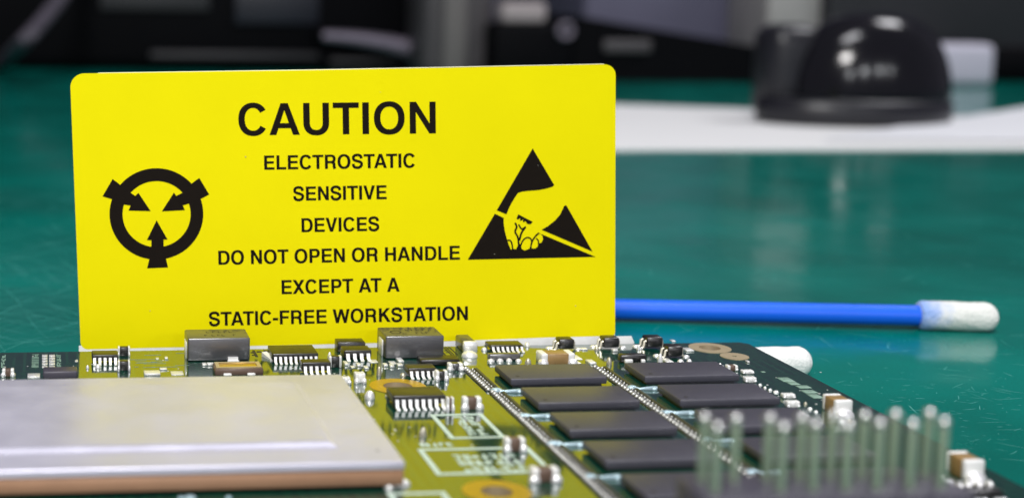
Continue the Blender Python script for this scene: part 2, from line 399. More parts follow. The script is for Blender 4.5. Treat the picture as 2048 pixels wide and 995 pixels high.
# bump strips between the chip columns
def strip(xc, ya, yb):
    y = ya; st = MB()
    while y > yb:
        j = random.uniform(-.004, .004)
        st.ball((xc-.028+j, y, ZB+.012), (.044, .024, .034), 8, 5)
        st.ball((xc+.050-j, y-.045, ZB+.010), (.020, .020, .022), 6, 4)
        y -= .098*random.uniform(.94, 1.06)
    link('solder_bumps', st.mesh('solder_bumps', M['bump'], 60), board, (0, 0, 0), kind='stuff')
    gb = bevel_box('dark_gap_strip', .16, ya-yb, .012, .003, M['baseblack'], 1); link('dark_gap_strip', gb, board, (xc, (ya+yb)/2, ZB+.0006))  # dark strip added beneath the bumps so the gaps read dark
    rl = bevel_box('metal_rail', .045, ya-yb, .03, .008, M['rail'], 1); link('metal_rail', rl, board, (xc+.105, (ya+yb)/2, ZB))
strip(5.68, 19.52, 18.42); strip(5.70, 18.34, 13.2); strip(7.50, 19.50, 17.9); strip(7.50, 17.85, 13.4)

# big metal lidded processor at the left
LX1, LY0, LY1 = 3.67, 14.80, 18.28; LX0 = -1.30
cx_, cy_ = (LX0+LX1)/2, (LY0+LY1)/2; W_, D_ = LX1-LX0, LY1-LY0
proc = link('processor', bevel_box('processor', W_-.02, D_-.02, .158, .008, M['substrate'], 1, .045), board, (cx_, cy_, ZB), label='large chip under a pale metal lid')
lidm = bevel_box('metal_lid', W_, D_, .09, .02, M['lid'], 4, .21)
lid = link('metal_lid', lidm, proc, (cx_, cy_, ZB))
# raised middle of the lid with soft shoulders
sx0, sx1, sy0, sy1 = LX0+.55, 3.10, 15.24, LY1-.42
mb = MB(); K = 9; hw_, hd_ = (sx1-sx0)/2, (sy1-sy0)/2
for i in range(K+1):
    t = i/K; ins = .16*t; z = .060*(t*t*(3-2*t))
    mb.v += [(-hw_+ins, -hd_+ins, z), (hw_-ins, -hd_+ins, z), (hw_-ins, hd_-ins, z), (-hw_+ins, hd_-ins, z)]
for i in range(K):
    for k in range(4): j = (k+1) % 4; mb.f.append((4*i+k, 4*i+j, 4*i+4+j, 4*i+4+k))
mb.f.append((4*K, 4*K+1, 4*K+2, 4*K+3))
me = mb.mesh('raised_panel', M['lid'], 25)
link('raised_panel', me, proc, ((sx0+sx1)/2, (sy0+sy1)/2, ZB+.3003))
mb = MB(); mb.prism(circle(0, 0, .022, 12), 0, .001); p = at(755, 900, ZB+.30)
link('lid_pit', mb.mesh('lid_pit', M['lidpit']), proc, (p.x, p.y, ZB+.3005))
link('package_underside', bevel_box('package_underside', W_-.3, D_-.3, .044, 0, M['baseblack'], 1, .001), proc, (cx_, cy_, ZB))

# power inductors
def inductor(fl, fr, pyb, h, depth, ring_mark, label):
    x0, x1, y0 = foot(fl, fr, pyb); w = x1-x0
    c = link('power_inductor', bevel_box('power_inductor', w, depth, h-.01, .018, M['ferrite'], 2, .01), board, ((x0+x1)/2, y0+depth/2, ZB), label=label)
    mb = MB(); z = h+.0008
    def dash(x, y, sx, sy): mb.box(x-sx/2, y-sy/2, z, x+sx/2, y+sy/2, z+.001)
    if ring_mark:
        for i in range(16):
            a0, a1 = 2*math.pi*i/16, 2*math.pi*(i+1)/16
            mb.poly([(-.22+.085*math.cos(a0), -.03+.10*math.sin(a0), z), (-.22+.085*math.cos(a1), -.03+.10*math.sin(a1), z), (-.22+.06*math.cos(a1), -.03+.07*math.sin(a1), z), (-.22+.06*math.cos(a0), -.03+.07*math.sin(a0), z)][::-1])
        dash(-.12, -.13, .06, .03)
    for k, x in enumerate((-.05, .03, .10, .19) if ring_mark else (-.14, -.05, .03, .11, .18)):
        dash(x, .09, .012, .09); dash(x+.018, .12 if k % 2 else .06, .03, .018)
    for k, x in enumerate((.06, .14, .2) if ring_mark else (-.18, -.08, 0, .06, .22)):
        dash(x, -.10, .012, .09); dash(x+.018, -.14 if k % 2 else -.07, .032, .018)
    link('marking', mb.mesh('marking', M['mark']), c, ((x0+x1)/2, y0+depth/2, ZB))
    for s in (-1, 1):
        # wrapped terminals at both ends, showing as slim bright strips
        t = bevel_box('terminal', .016, depth*.42, h*.72, .004, M['tin'], 1); link('terminal', t, c, ((x0+x1)/2+s*(w/2+.006), y0+depth/2, ZB))
    return c, x0, x1, y0
c, x0, x1, y0 = inductor(375, 500, 722, .325, .55, False, 'grey block inductor with a bright front tab')
mb = MB(); mb.box(-.07, -.02, 0, .07, .03, .06); mb.box(-.08, -.06, 0, .08, -.02, .02)
p = at(466, 722); link('solder_tab', mb.mesh('solder_tab', M['whitecap']), c, (p.x, y0-.004, ZB))
inductor(770, 888, 717, .325, .56, True, 'grey block inductor with a ring mark on top')

# gold rimmed crystal
x0, x1, y0 = foot(430, 527, 750); w = x1-x0
cr = link('crystal_oscillator', bevel_box('crystal_oscillator', w, .34, .085, .008, M['brown'], 1), board, ((x0+x1)/2, y0+.17, ZB), label='gold rimmed crystal')
me = outline_mesh('gold_rim', [[(-w/2+.02, -.15), (w/2-.02, -.15), (w/2-.02, .15), (-w/2+.02, .15)], [(-w/2+.07, -.10), (w/2-.07, -.10), (w/2-.07, .10), (-w/2+.07, .10)]], .02, M['goldpale'])
link('gold_rim', me, cr, ((x0+x1)/2, y0+.17, ZB+.0855))
link('metal_cover', bevel_box('metal_cover', w-.145, .198, .012, .003, M['gold'], 1), cr, ((x0+x1)/2, y0+.17, ZB+.0855))
for px_ in (455, 503):
    p = at(px_, 751); link('solder_pad', bevel_box('solder_pad', .11, .06, .035, .01, M['whitecap'], 1), cr, (p.x, y0-.012, ZB))

# leaded chips
ic(184, 236, 727, .125, .26, 5, .5, name='small_chip')
ic(545, 637, 725, .13, .50, 9, .5, back=False, label='flat chip with a silver tab at its left')
p = at(540, 716); mb = MB(); mb.poly([(-.10, .12, .06), (-.03, .12, .07), (.07, -.12, .02), (0, -.14, .01)]); mb.poly([(-.10, .12, 0), (-.10, .12, .06), (0, -.14, .01), (0, -.14, 0)]); mb.box(-.02, -.14, 0, .07, -.09, .02)
link('silver_tab', mb.mesh('silver_tab', M['whitecap']), board, (p.x, p.y, ZB))
ic(604, 662, 746, .15, .20, 5, .5, name='small_chip', back=False)
ic(688, 743, 719, .135, .28, 4, .5, name='small_chip')
x0, x1, y0 = foot(676, 732, 705); link('small_chip', bevel_box('small_chip', x1-x0, .24, .145, .01, M['ic'], 1), board, ((x0+x1)/2, y0+.16, ZB))
ic(816, 873, 754, .125, .24, 5, .5, name='small_chip', back=False)
x0, x1, y0 = foot(842, 921, 733)
fch = link('small_chip', bevel_box('small_chip', x1-x0, .26, .075, .01, M['ic'], 1, .02), board, ((x0+x1)/2, y0+.15, ZB))
for i in range(7):
    link('lead', lead_mesh(.03, .045, .08), fch, (x0+.1+i*.062, y0+.28, ZB), rz=math.pi)
ic(980, 1048, 702, .09, .28, 7, .5, name='small_chip')
ic(786, 892, 815, .155, .42, 8, .52, reach=.13, z0=.05, label='eight leaded chip in front of the gold ring')
x0, x1, y0 = foot(978, 1041, 721)
dd = link('rectifier', bevel_box('rectifier', x1-x0, .11, .095, .012, M['ferrite'], 1), board, ((x0+x1)/2, y0+.055, ZB))
for px_ in (982, 1000, 1018, 1037): blob(px_, 722, 15, .045)
x0, x1, y0 = foot(1241, 1294, 725)
dd = link('diode', bevel_box('diode', x1-x0, .13, .10, .015, M['ic'], 1, .01), board, ((x0+x1)/2, y0+.07, ZB), label='black diode with two bright pads')
for a, b in ((1250, 1266), (1283, 1291)):
    xa, xb, yy = foot(a, b, 727); link('terminal', bevel_box('terminal', xb-xa, .05, .06, .008, M['whitecap'], 1), dd, ((xa+xb)/2, yy+.02, ZB))
# small square outlined part
cap(658, 684, 735, .16, .10, 'ic', .22, 'resistor', endmat='pad', blob=0)
# transistors
def transistor(fl, fr, pyb):
    x0, x1, y0 = foot(fl, fr, pyb); w = x1-x0
    c = link('transistor', bevel_box('transistor', w, .20, .145, .018, M['ic'], 1, .03), board, ((x0+x1)/2, y0+.10, ZB))
    mb = MB(); mb.tube([(-w/2+.01, 0, .115), (-w/2-.022, 0, .11), (-w/2-.028, 0, .03), (-w/2-.06, 0, .012)], .021, 6)
    ml = mb.mesh('lead', M['duller'], 50)
    for dy in (-.06, .06): link('lead', ml, c, ((x0+x1)/2, y0+.10+dy, ZB))
    link('lead', ml, c, ((x0+x1)/2, y0+.10, ZB), rz=math.pi)
    for bx, by in ((-w/2-.09, -.06), (-w/2-.09, .08), (w/2+.09, 0)):
        mb = MB(); mb.ball((0, 0, 0), (.055, .045, .03), 8, 5); link('solder', mb.mesh('solder', M['solder'], 60), c, ((x0+x1)/2+bx, y0+.10+by, ZB))
for a in ((1118, 1149, 702), (1207, 1239, 699), (1293, 1326, 698), (1335, 1366, 717)): transistor(*a)

# capacitors and resistors
cap(236, 260, 712, .13, .10, 'ic', .16, 'resistor', blob=.7); cap(236, 260, 741, .13, .12, 'ic', .16, 'resistor')
cap(4, 28, 753, .10, .10, 'brown', .3); cap(1082, 1151, 729, .155, .26, 'ceramic', .2, label='tan capacitor behind the memory chips')
x0, x1, y0 = foot(86, 155, 757); link('grey_chip', bevel_box('grey_chip', x1-x0, .26, .10, .02, M['plastic'], 2), board, ((x0+x1)/2, y0+.13, ZB), label='grey slab chip behind the metal lid')
x0, x1, y0 = foot(927, 954, 706)
tc_ = link('capacitor', bevel_box('capacitor', .19, .42, .165, .015, M['ferrite'], 1), board, ((x0+x1)/2, y0+.25, ZB), label='tantalum capacitor seen end on')
link('end_cap', bevel_box('end_cap', .20, .08, .172, .015, M['tin'], 1), tc_, ((x0+x1)/2, y0+.02, ZB))
blob(939, 712, 33, .085, d=.11)
cap(926, 964, 819, .155, .12, 'brown', .3); cap(894, 908, 822, .17, .09, 'brown', .34)
cap(1011, 1052, 903, .15, .14, 'brown', .28); cap(1064, 1120, 965, .15, .15, 'brown', .28)
cap(685, 701, 768, .09, .10, 'whitecap', .34); cap(711, 731, 766, .13, .14, 'whitecap', .34)
blob(739, 796, 22, .10); blob(846, 872, 17, .13); blob(758, 750, 11, .12); blob(806, 752, 14, .06)
cap(872, 896, 761, .13, .12, 'ic', .3); cap(897, 927, 741, .10, .12, 'ferrite', .3)
def end_cap_on(fl, fr, pyb, h, L, label):
    "capacitor whose long axis runs away from the lens"
    x0, x1, y0 = foot(fl, fr, pyb); w = x1-x0; xm = (x0+x1)/2
    c = link('capacitor', bevel_box('capacitor', w*.96, L*.66, h*.96, .012, M['ceramic'], 2), board, (xm, y0+L/2, ZB), label=label)
    e = bevel_box('end_cap', w, L*.22, h, .022, M['whitecap'], 2)
    for t in (.11, .89): link('end_cap', e, c, (xm, y0+L*t, ZB))
    mb = MB(); mb.ball((0, 0, 0), (w*.55, .07, h*.5), 12, 8); link('solder', mb.mesh('solder', M['solder'], 60), c, (xm, y0-.02, ZB))
end_cap_on(1670, 1706, 832, .20, .34, 'tan capacitor at the board edge behind the pin header')
blob(1664, 846, 22, .06)
end_cap_on(1928, 1970, 960, .22, .36, 'tan capacitor at the board edge right of the pin header')
blob(1950, 966, 42, .10, d=.10); blob(1900, 966, 22, .07)
# right hand row of small white parts
for a in ((1486, 1509, 748, .05), (1491, 1514, 765, .07), (1567, 1592, 797, .06), (1575, 1601, 815, .08), (1455, 1477, 742, .08)):
    cap(a[0], a[1], a[2], a[3], .10, 'whitecap' if a[0] != 1455 else 'brown', .3, 'resistor', blob=.6)
for px_, py_, w in ((1520, 770, 8), (1530, 776, 7), (1540, 780, 8), (1552, 784, 12), (1620, 818, 10), (1632, 824, 9), (1611, 808, 8), (1700, 842, 10), (1440, 729, 7), (1446, 734, 6)): blob(px_, py_, w, .03)
# loose pads round the back row
for a in ((84, 709), (84, 714), (84, 719.5), (84, 725), (84, 731)):
    pad(a[0], a[1], 95, a[1]+4); pad(98, a[1], 110, a[1]+4)
for a in ((289, 744, 321, 751), (343, 742, 368, 750), (172, 728, 178, 738), (190, 727, 202, 737), (781, 722, 794, 728), (797, 718, 808, 725), (741, 719, 757, 725), (1142, 710, 1166, 719), (1148, 722, 1163, 727),
          (1334, 718, 1348, 726), (1355, 717, 1367, 726), (1373, 716, 1384, 725), (1050, 712, 1062, 730), (1098, 692, 1106, 702), (1189, 690, 1198, 702), (1274, 688, 1280, 700), (1315, 700, 1325, 726), (1212, 712, 1224, 730),
          (1180, 722, 1193, 729), (690, 725, 697, 731), (703, 731, 711, 735), (715, 728, 722, 733), (730, 733, 738, 738), (768, 729, 776, 733), (781, 731, 789, 735), (796, 729, 806, 733), (312, 715, 318, 718), (330, 715, 336, 718), (320, 737, 334, 740),
          (1048, 684, 1060, 694), (962, 692, 975, 702), (655, 700, 663, 716), (1226, 700, 1236, 703), (1165, 697, 1176, 700), (1344, 681, 1352, 684), (1373, 697, 1389, 703), (1495, 722, 1500, 725), (55, 750, 80, 757), (150, 720, 156, 723), (405, 727, 414, 731), (415, 728, 428, 731)):
    if a[3]-a[1] >= 9 and a[2]-a[0] < 14: blob((a[0]+a[2])/2, a[3]-2, (a[2]-a[0])*1.1, hcm((a[3]-a[1])*.8, a[3]))
    else: pad(*a, h=random.choice((.006, .02, .03)))
for px_, py_, w in ((800, 968, 46), (778, 975, 24), (1888, 962, 14), (1652, 962, 18), (1673, 961, 12), (1718, 958, 12), (1740, 960, 18), (1763, 960, 12), (1806, 958, 16), (1829, 958, 12), (1571, 958, 20)): blob(px_, py_, w, .07)
for px_, py_, w in ((380, 995, 26), (362, 996, 14), (457, 996, 14)): blob(px_, py_, w, .03, mt='flux')
for i in range(70):   # scattered vias, too small to be anything but dots
    px_, py_ = random.choice(((random.uniform(0, 360), random.uniform(712, 748)), (random.uniform(560, 980), random.uniform(722, 760)), (random.uniform(1100, 1420), random.uniform(690, 735)), (random.uniform(1480, 1660), random.uniform(740, 830)), (random.uniform(740, 960), random.uniform(835, 890))))
    p = at(px_, py_)
    if LX0-.1 < p.x < LX1+.1 and p.y < LY1+.1 or p.y > BY1-.06: continue
    r = random.uniform(.008, .016); mb = MB(); mb.prism(circle(0, 0, r, 8), 0, .003); link('via', mb.mesh('via', M['pad']), board, (p.x, p.y, ZB+.0006))

# silkscreen
def silk_loop(pts, wd, name='silkscreen_outline', mt='silk'):
    P = [at(*q) for q in pts]; c = sum(P, Vector())/len(P)
    cx0 = (P[0].x+P[3].x)/2; cx1 = (P[1].x+P[2].x)/2; y1 = (P[0].y+P[1].y)/2; y0 = (P[2].y+P[3].y)/2
    o_ = [(cx0-c.x, y0-c.y), (cx1-c.x, y0-c.y), (cx1-c.x, y1-c.y), (cx0-c.x, y1-c.y)]
    i_ = [(cx0-c.x+wd, y0-c.y+wd), (cx1-c.x-wd, y0-c.y+wd), (cx1-c.x-wd, y1-c.y-wd), (cx0-c.x+wd, y1-c.y-wd)]
    return link(name, outline_mesh(name, [o_, i_], .004, M[mt]), board, (c.x, c.y, ZB+.0005)), (cx0, cx1, y0, y1)
silk_loop(((858, 828), (960, 827), (1015, 873), (903, 878)), .055)
silk_loop(((835, 898), (1050, 892), (1105, 935), (880, 958)), .06)
silk_loop(((765, 984), (880, 984), (960, 1060), (830, 1060)), .06)
def dashes(name, x0, x1, y0, y1, nx, ny, t, mt='silk', seed=1):
    rr = random.Random(seed); mb = MB()
    for i in range(nx):
        for j in range(ny):
            xx = x0+(i+.5)*(x1-x0)/nx; yy = y0+(j+.5)*(y1-y0)/ny; w, h = (x1-x0)/nx*.36, (y1-y0)/ny*.38
            for k in range(3):
                if rr.random() < .5: q = rr.uniform(-h, h); mb.box(xx-w, yy+q-t, 0, xx+w, yy+q+t, .003+k*.0004)
                else: q = rr.uniform(-w, w); mb.box(xx+q-t, yy-h, 0, xx+q+t, yy+h, .0032+k*.0004)
    return link(name, mb.mesh(name, M[mt]), board, (0, 0, ZB+.0005))
def wdash(name, px0, py0, px1, py1, nx, ny, t, mt='silk', seed=1):
    a = at(px0, py1); b = at(px1, py1); c = at((px0+px1)/2, py0)
    return dashes(name, a.x, b.x, a.y, c.y, nx, ny, t, mt, seed)
dashes('silkscreen_marks', 4.86, 5.12, 16.58, 17.35, 2, 6, .012, 'silk', 3)
dashes('silkscreen_marks', 4.45, 5.18, 15.28, 15.92, 7, 3, .014, 'silk', 4)
wdash('silkscreen_marks', 836, 884, 912, 894, 5, 1, .012, 'silk', 5)
wdash('silkscreen_marks', 505, 698, 545, 715, 3, 1, .02, 'mark', 6)
wdash('silkscreen_marks', 60, 708, 80, 735, 1, 7, .006, 'silkdim', 8)
wdash('silkscreen_marks', 112, 708, 124, 735, 1, 7, .006, 'silkdim', 9)
wdash('silkscreen_marks', 0, 709, 10, 735, 1, 7, .006, 'silkdim', 10)
wdash('silkscreen_marks', 888, 690, 920, 712, 3, 1, .008, 'mark', 11)
for a in ((1568, 754, 1592, 763), (1582, 763, 1602, 769), (1600, 770, 1625, 776), (1612, 779, 1638, 786), (1628, 787, 1650, 796), (1524, 742, 1532, 744)):
    pad(*a, mt='silkdim', name='silkscreen_block', h=.003)
# thin trace strokes near the back edge
for i in range(20):
    p = at(random.uniform(262, 420), random.uniform(705, 735)); q = random.uniform(.05, .4)
    mb = MB(); mb.box(-q/2, -.004, 0, q/2, .004, .002); link('trace', mb.mesh('trace', M['silkdim']), board, (p.x, p.y, ZB+.0006))

# right bottom: fine pitch connector with bright solder
x0, x1, y0 = foot(1893, 2010, 1000)
fc = link('edge_connector', bevel_box('edge_connector', x1-x0, .2, .10, .01, M['ic'], 1), board, ((x0+x1)/2, y0+.1, ZB), label='dark part with a row of bright solder joints at the board corner')
for r_ in range(2):
    for i in range(6):
        mb = MB(); mb.ball((0, 0, 0), (.035+.01*r_, .06, .06), 10, 6); link('solder_joint', mb.mesh('solder_joint', M['solder'], 70), fc, (x0+.05+i*(x1-x0-.1)/5+random.uniform(-.02, .02), y0+.2-r_*.3, ZB+.08*(1-r_)))

# pin header, close to the lens
HZ, HT = 1.17, 1.72
pb = at(1412, 832, ZB+HT); pf = at(1436.5, 847, ZB+HT)
dyh = .254
HX0, HX1 = pb.x-.16, pb.x+7*.276+.20
hx = (HX0+HX1)/2; hy = pb.y-dyh/2
hd = link('pin_header', bevel_box('pin_header', HX1-HX0, .62, HZ, .03, M['plastic'], 2), board, (hx, hy, ZB), label='tall two row pin header with added glint balls on its pins')
mb = MB(); mb.tube([(0, 0, HZ-.2), (0, 0, HT-.03), (0, 0, HT-.012), (0, 0, HT-.002)], .034, 12, True, [.040, .040, .033, .016])
pm = mb.mesh('pin', M['pin'], 60)
mb = MB(); mb.ball((0, 0, HT-.02), (.050, .050, .050), 16, 10); tipm = mb.mesh('pin_tip_glint', M['tipglint'], 80)  # oversized pale ball added for the blurred glint on top of each pin
for i in range(8):
    for r_ in range(2):
        if r_ == 1 and i == 1: continue
        x = pb.x+i*.276; y = pb.y-r_*dyh
        pn = link('pin', pm, hd, (x+random.uniform(-.008, .008), y, ZB+random.uniform(-.014, .01)))
        pn.rotation_euler = (random.uniform(-.006, .006), random.uniform(-.006, .006), 0)
        t_ = bpy.data.objects.new('pin_tip_glint', tipm); COL.objects.link(t_); t_.parent = pn

# ------------------------------------------------------------------ warning card
cardN = Vector((math.sin(.0647), math.cos(.0647), 0))          # horizontal normal of the card's plane, away from the lens
C0 = Vector((.4361, 21.42, 0))
lean = .0097
cardN = (cardN*math.cos(lean) - Vector((0, 0, 1))*math.sin(lean)).normalized()
C0z = Vector((.4361, 21.42, ZB-.1202))
cU = Vector((0, 0, 1)).cross(cardN).normalized()*-1; cV = cardN.cross(cU).normalized()
if cV.z < 0: cV = -cV
if cU.x < 0: cU = -cU
def oncard(px, py, off=0.0):
    d = ray(px, py); n = cardN; t = ((C0z - n*off) - CAM).dot(n)/d.dot(n); return CAM + d*t
def card_mesh(name, loops_px, off0, off1, mt):
    "prism on the card's plane from outline pixels of the photograph, thickness off0..off1 towards the viewer"
    loops_ = []
    for lp in loops_px:
        L = []
        for q in lp:
            P = oncard(*q) - C0z; L.append((P.dot(cU), P.dot(cV)))
        loops_.append(L)
    me = outline_mesh(name, loops_, abs(off1-off0), mt)
    for v in me.vertices:
        a, b, c = v.co; v.co = cU*a + cV*b - cardN*(off0 + c)
    me.flip_normals() if cU.cross(cV).dot(-cardN) < 0 else None
    return me
def corner(cx, cy, r, a0, a1, n=8, ry=None):
    return [(cx+r*math.cos(math.radians(a0+(a1-a0)*i/n)), cy-(ry or r)*math.sin(math.radians(a0+(a1-a0)*i/n))) for i in range(n+1)]
outl = corner(168, 174, 27, 180, 90) + [(400, 143.5), (620, 140.5), (900, 135.5)] + corner(1209, 150, 21, 90, 0) + [(1229.5, 400)] + corner(1222, 663, 7, 0, -90, 4) + [(1100, 673), (900, 680.5), (600, 688), (300, 694)] + corner(176, 682, 15, 270, 180, 6)
base_o = Vector(C0z); base_o.z = 0
sign = link('warning_card', card_mesh('warning_card', [outl], .0, .03, M['yellow']), loc=C0z, label='yellow caution card with black lettering standing behind the circuit board', cat='warning card')
# white backing: a foot of liner below the yellow, a little wider at the right
def to_bench(q, z):   # point under the card's plane at height z
    P = oncard(*q); return P - cV*((P.z-z)/cV.z)
mb = MB()
bl = [(158, 690), (600, 684), (1100, 668), (1228, 664), (1229, 671.5), (1262, 671), (1267, 683)]
top = [oncard(*q) for q in bl]; bot = [to_bench(q, 0.0) for q in bl]
bot[-3] = to_bench(bl[-1], 0)
pts = top + [to_bench(bl[-1], 0.0), to_bench(bl[0], 0.0)]
loop = [((P-C0z).dot(cU), (P-C0z).dot(cV)) for P in pts]
me = outline_mesh('paper_backing', [loop], .025, M['liner'])
for v in me.vertices:
    a, b, c = v.co; v.co = cU*a + cV*b - cardN*(c+.0035)
link('paper_backing', me, sign, C0z)
# thin white core along the card's top edge
strip_o = [(196, 146.5), (620, 140.5), (1208, 128.5), (1208, 127.6), (620, 139.3), (196, 145.6)]
link('paper_edge', card_mesh('paper_edge', [strip_o], -.012, .0, M['liner']), sign, C0z)

# lettering -------------------------------------------------------------
def ribbon(pts, hw, sub=5):
    "smooth stroke through the points, as convex quads"
    P = [Vector((x, y)) for x, y in pts]; Q = []
    for i in range(len(P)-1):
        p0, p1, p2, p3 = P[max(i-1, 0)], P[i], P[i+1], P[min(i+2, len(P)-1)]
        for k in range(sub):
            t = k/sub; Q.append(.5*((2*p1)+(-p0+p2)*t+(2*p0-5*p1+4*p2-p3)*t*t+(-p0+3*p1-3*p2+p3)*t**3))
    Q.append(P[-1]); L = []; R = []
    for i, q in enumerate(Q):
        t = (Q[min(i+1, len(Q)-1)]-Q[max(i-1, 0)]).normalized(); nn = Vector((-t.y, t.x)); w = hw(i/(len(Q)-1)) if callable(hw) else hw
        L.append(q+nn*w); R.append(q-nn*w)
    return [[tuple(L[i]), tuple(R[i]), tuple(R[i+1]), tuple(L[i+1])] for i in range(len(Q)-1)]
def annulus(cx, cy, rx, ry, ix, iy, a0, a1, n=28, e=2.2, icx=None):
    out = []; icx = cx if icx is None else icx
    def pt(c, d, r, s, a):
        a = math.radians(a); u, v = math.cos(a), math.sin(a); return (c+r*math.copysign(abs(u)**(2/e), u), d+s*math.copysign(abs(v)**(2/e), v))
    for i in range(n):
        A, B_ = a0+(a1-a0)*i/n, a0+(a1-a0)*(i+1)/n
        out.append([pt(cx, cy, rx, ry, A), pt(cx, cy, rx, ry, B_), pt(icx, cy, ix, iy, B_), pt(icx, cy, ix, iy, A)])
    return out
def rc(x0, y0, x1, y1): return [(x0, y0), (x1, y0), (x1, y1), (x0, y1)]
SW = 146
G = {
 'A': (722, [[(20, 0), (174, 0), (361, 560), (361, 718), (280, 718)], [(702, 0), (548, 0), (361, 560), (361, 718), (442, 718)], rc(180, 150, 542, 268)]),
 'C': (722, annulus(375, 359, 331, 378, 186, 255, 32, 328)),
 'D': (722, [rc(76, 0, 222, 718), rc(222, 598, 370, 718), rc(222, 0, 370, 120)] + annulus(370, 359, 315, 359, 168, 239, -90, 90, 18)),
 'E': (667, [rc(76, 0, 222, 718), rc(222, 0, 621, 122), rc(222, 307, 585, 425), rc(222, 596, 612, 718)]),
 'F': (611, [rc(76, 0, 222, 718), rc(222, 300, 545, 418), rc(222, 596, 587, 718)]),
 'H': (722, [rc(71, 0, 217, 718), rc(505, 0, 651, 718), rc(217, 305, 505, 429)]),
 'I': (278, [rc(64, 0, 212, 718)]),
 'K': (722, [rc(87, 0, 233, 718), [(225, 235), (225, 420), (505, 718), (690, 718)], [(310, 330), (420, 446), (722, 0), (545, 0)]]),
 'L': (611, [rc(76, 0, 222, 718), rc(222, 0, 583, 125)]),
 'N': (722, [rc(69, 0, 209, 718), rc(514, 0, 654, 718), [(69, 718), (216, 718), (654, 0), (507, 0)]]),
 'O': (778, annulus(389, 359, 345, 378, 198, 255, 0, 360, 36)),
 'P': (667, [rc(76, 0, 222, 718), rc(222, 600, 400, 718), rc(222, 258, 400, 376)] + annulus(400, 488, 227, 230, 82, 112, -90, 90, 16)),
 'R': (722, [rc(76, 0, 222, 718), rc(222, 600, 420, 718), rc(222, 280, 420, 396)] + annulus(420, 499, 228, 219, 84, 103, -90, 90, 16) + ribbon([(420, 345), (530, 300), (562, 220), (566, 110), (598, -2)], 72)),
 'S': (667, ribbon([(548, 500), (520, 610), (430, 668), (330, 680), (200, 655), (122, 580), (120, 490), (190, 415), (330, 372), (470, 328), (552, 260), (548, 150), (460, 65), (340, 38), (200, 60), (128, 130), (108, 235)], lambda t: 68)),
 'T': (611, [rc(14, 594, 598, 718), rc(233, 0, 379, 594)]),
 'U': (722, [rc(72, 265, 218, 718), rc(505, 265, 651, 718)] + annulus(361.5, 266, 289.5, 285, 143.5, 160, 180, 360, 18)),
 'V': (667, [[(19, 718), (175, 718), (333, 180), (333, 0), (257, 0)], [(648, 718), (492, 718), (333, 180), (333, 0), (410, 0)]]),
 'W': (944, [[(16, 718), (164, 718), (325, 0), (190, 0)], [(190, 0), (325, 0), (545, 718), (403, 718)], [(400, 718), (542, 718), (755, 0), (620, 0)], [(620, 0), (755, 0), (929, 718), (782, 718)]]),
 'X': (667, [[(14, 0), (182, 0), (648, 718), (485, 718)], [(485, 0), (653, 0), (190, 718), (22, 718)]]),
 '-': (333, [rc(27, 215, 306, 345)]), ' ': (278, []),
}
KERN = {('A', 'T'): -60, ('T', 'A'): -60, ('A', 'U'): -10, ('R', 'O'): -10, ('C', 'A'): -5}
def text_line(txt, xl, yl, xr, yr, hpx, name='letter'):
    adv = 0; items = []
    for i, ch in enumerate(txt):
        if i: adv += KERN.get((txt[i-1], ch), 0)
        items.append((ch, adv)); adv += G[ch][0]
    allx = [a+p[0] for ch, a in items for pl in G[ch][1] for p in pl]; lo, hi = min(allx), max(allx)
    bold = 0 if hpx > 40 else 8; k = 0
    for ch, a in items:
        if not G[ch][1]: continue
        mb = MB(); u = (a+G[ch][0]/2-lo)/(hi-lo); O = oncard(xl+(xr-xl)*u, yl+(yr-yl)*u)
        for pl in G[ch][1]:
          for bo_ in ((-bold, bold) if bold else (0,)):
            P = []
            for x, y in pl:
                u = (a+x+bo_-lo)/(hi-lo); bx = xl+(xr-xl)*u; by = yl+(yr-yl)*u; h = y/718*hpx
                P.append((bx - .030*h*(1229-bx)/1069, by-h))
            off = .0312+(k % 5)*.00015; k += 1
            W = [oncard(*q)-O - cardN*off for q in P]
            n = (W[1]-W[0]).cross(W[2]-W[0])
            if n.dot(cardN) > 0: W = W[::-1]
            mb.poly(W)
        link(name, mb.mesh(name, M['ink']), sign, O)
text_line('CAUTION', 477, 270.5, 871, 266.5, 63.5)
text_line('ELECTROSTATIC', 528.5, 339, 828.8, 334.5, 28.3)
text_line('SENSITIVE', 586.5, 400.8, 772.5, 397.6, 28)
text_line('DEVICES', 603, 463.5, 757.8, 460.6, 28)
text_line('DO NOT OPEN OR HANDLE', 437, 528.4, 918.8, 518.2, 28)
text_line('EXCEPT AT A', 563.3, 587, 798.5, 581.8, 28)
text_line('STATIC-FREE WORKSTATION', 418.3, 650.5, 934.7, 638.6, 27.8)
def sym(name, loops_, sc_, ox, oy, off0=.0315, off1=.033):
    return link(name, card_mesh(name, [[(ox+x/sc_, oy+y/sc_) for x, y in lp] for lp in loops_], off0, off1, M['ink']), sign, C0z)
# sensitivity symbol: ring with three inward arrows
s_, ox, oy = 2.37, 160, 180
def ell(cx, cy, rx, ry, n=72): return [(cx+rx*math.cos(2*math.pi*i/n), cy+ry*math.sin(2*math.pi*i/n)) for i in range(n)]
sym('symbol_ring', [ell(362, 585, 222, 216), ell(363, 586, 161, 156)], s_, ox, oy)
for lp in ([(318, 842), (329, 797), (338, 740), (338, 709), (317, 709), (363, 615), (415, 706), (397, 706), (396, 740), (407, 792), (417, 838)],
           [(155, 420), (190, 447), (240, 485), (262, 500), (277, 485), (335, 572), (230, 569), (240, 546), (205, 540), (150, 515), (107, 502)],
           [(565, 415), (612, 493), (575, 513), (520, 535), (487, 545), (497, 567), (388, 573), (445, 484), (456, 500), (485, 485), (527, 443)]):
    sym('symbol_arrow', [lp], s_, ox, oy, .0318, .0334)
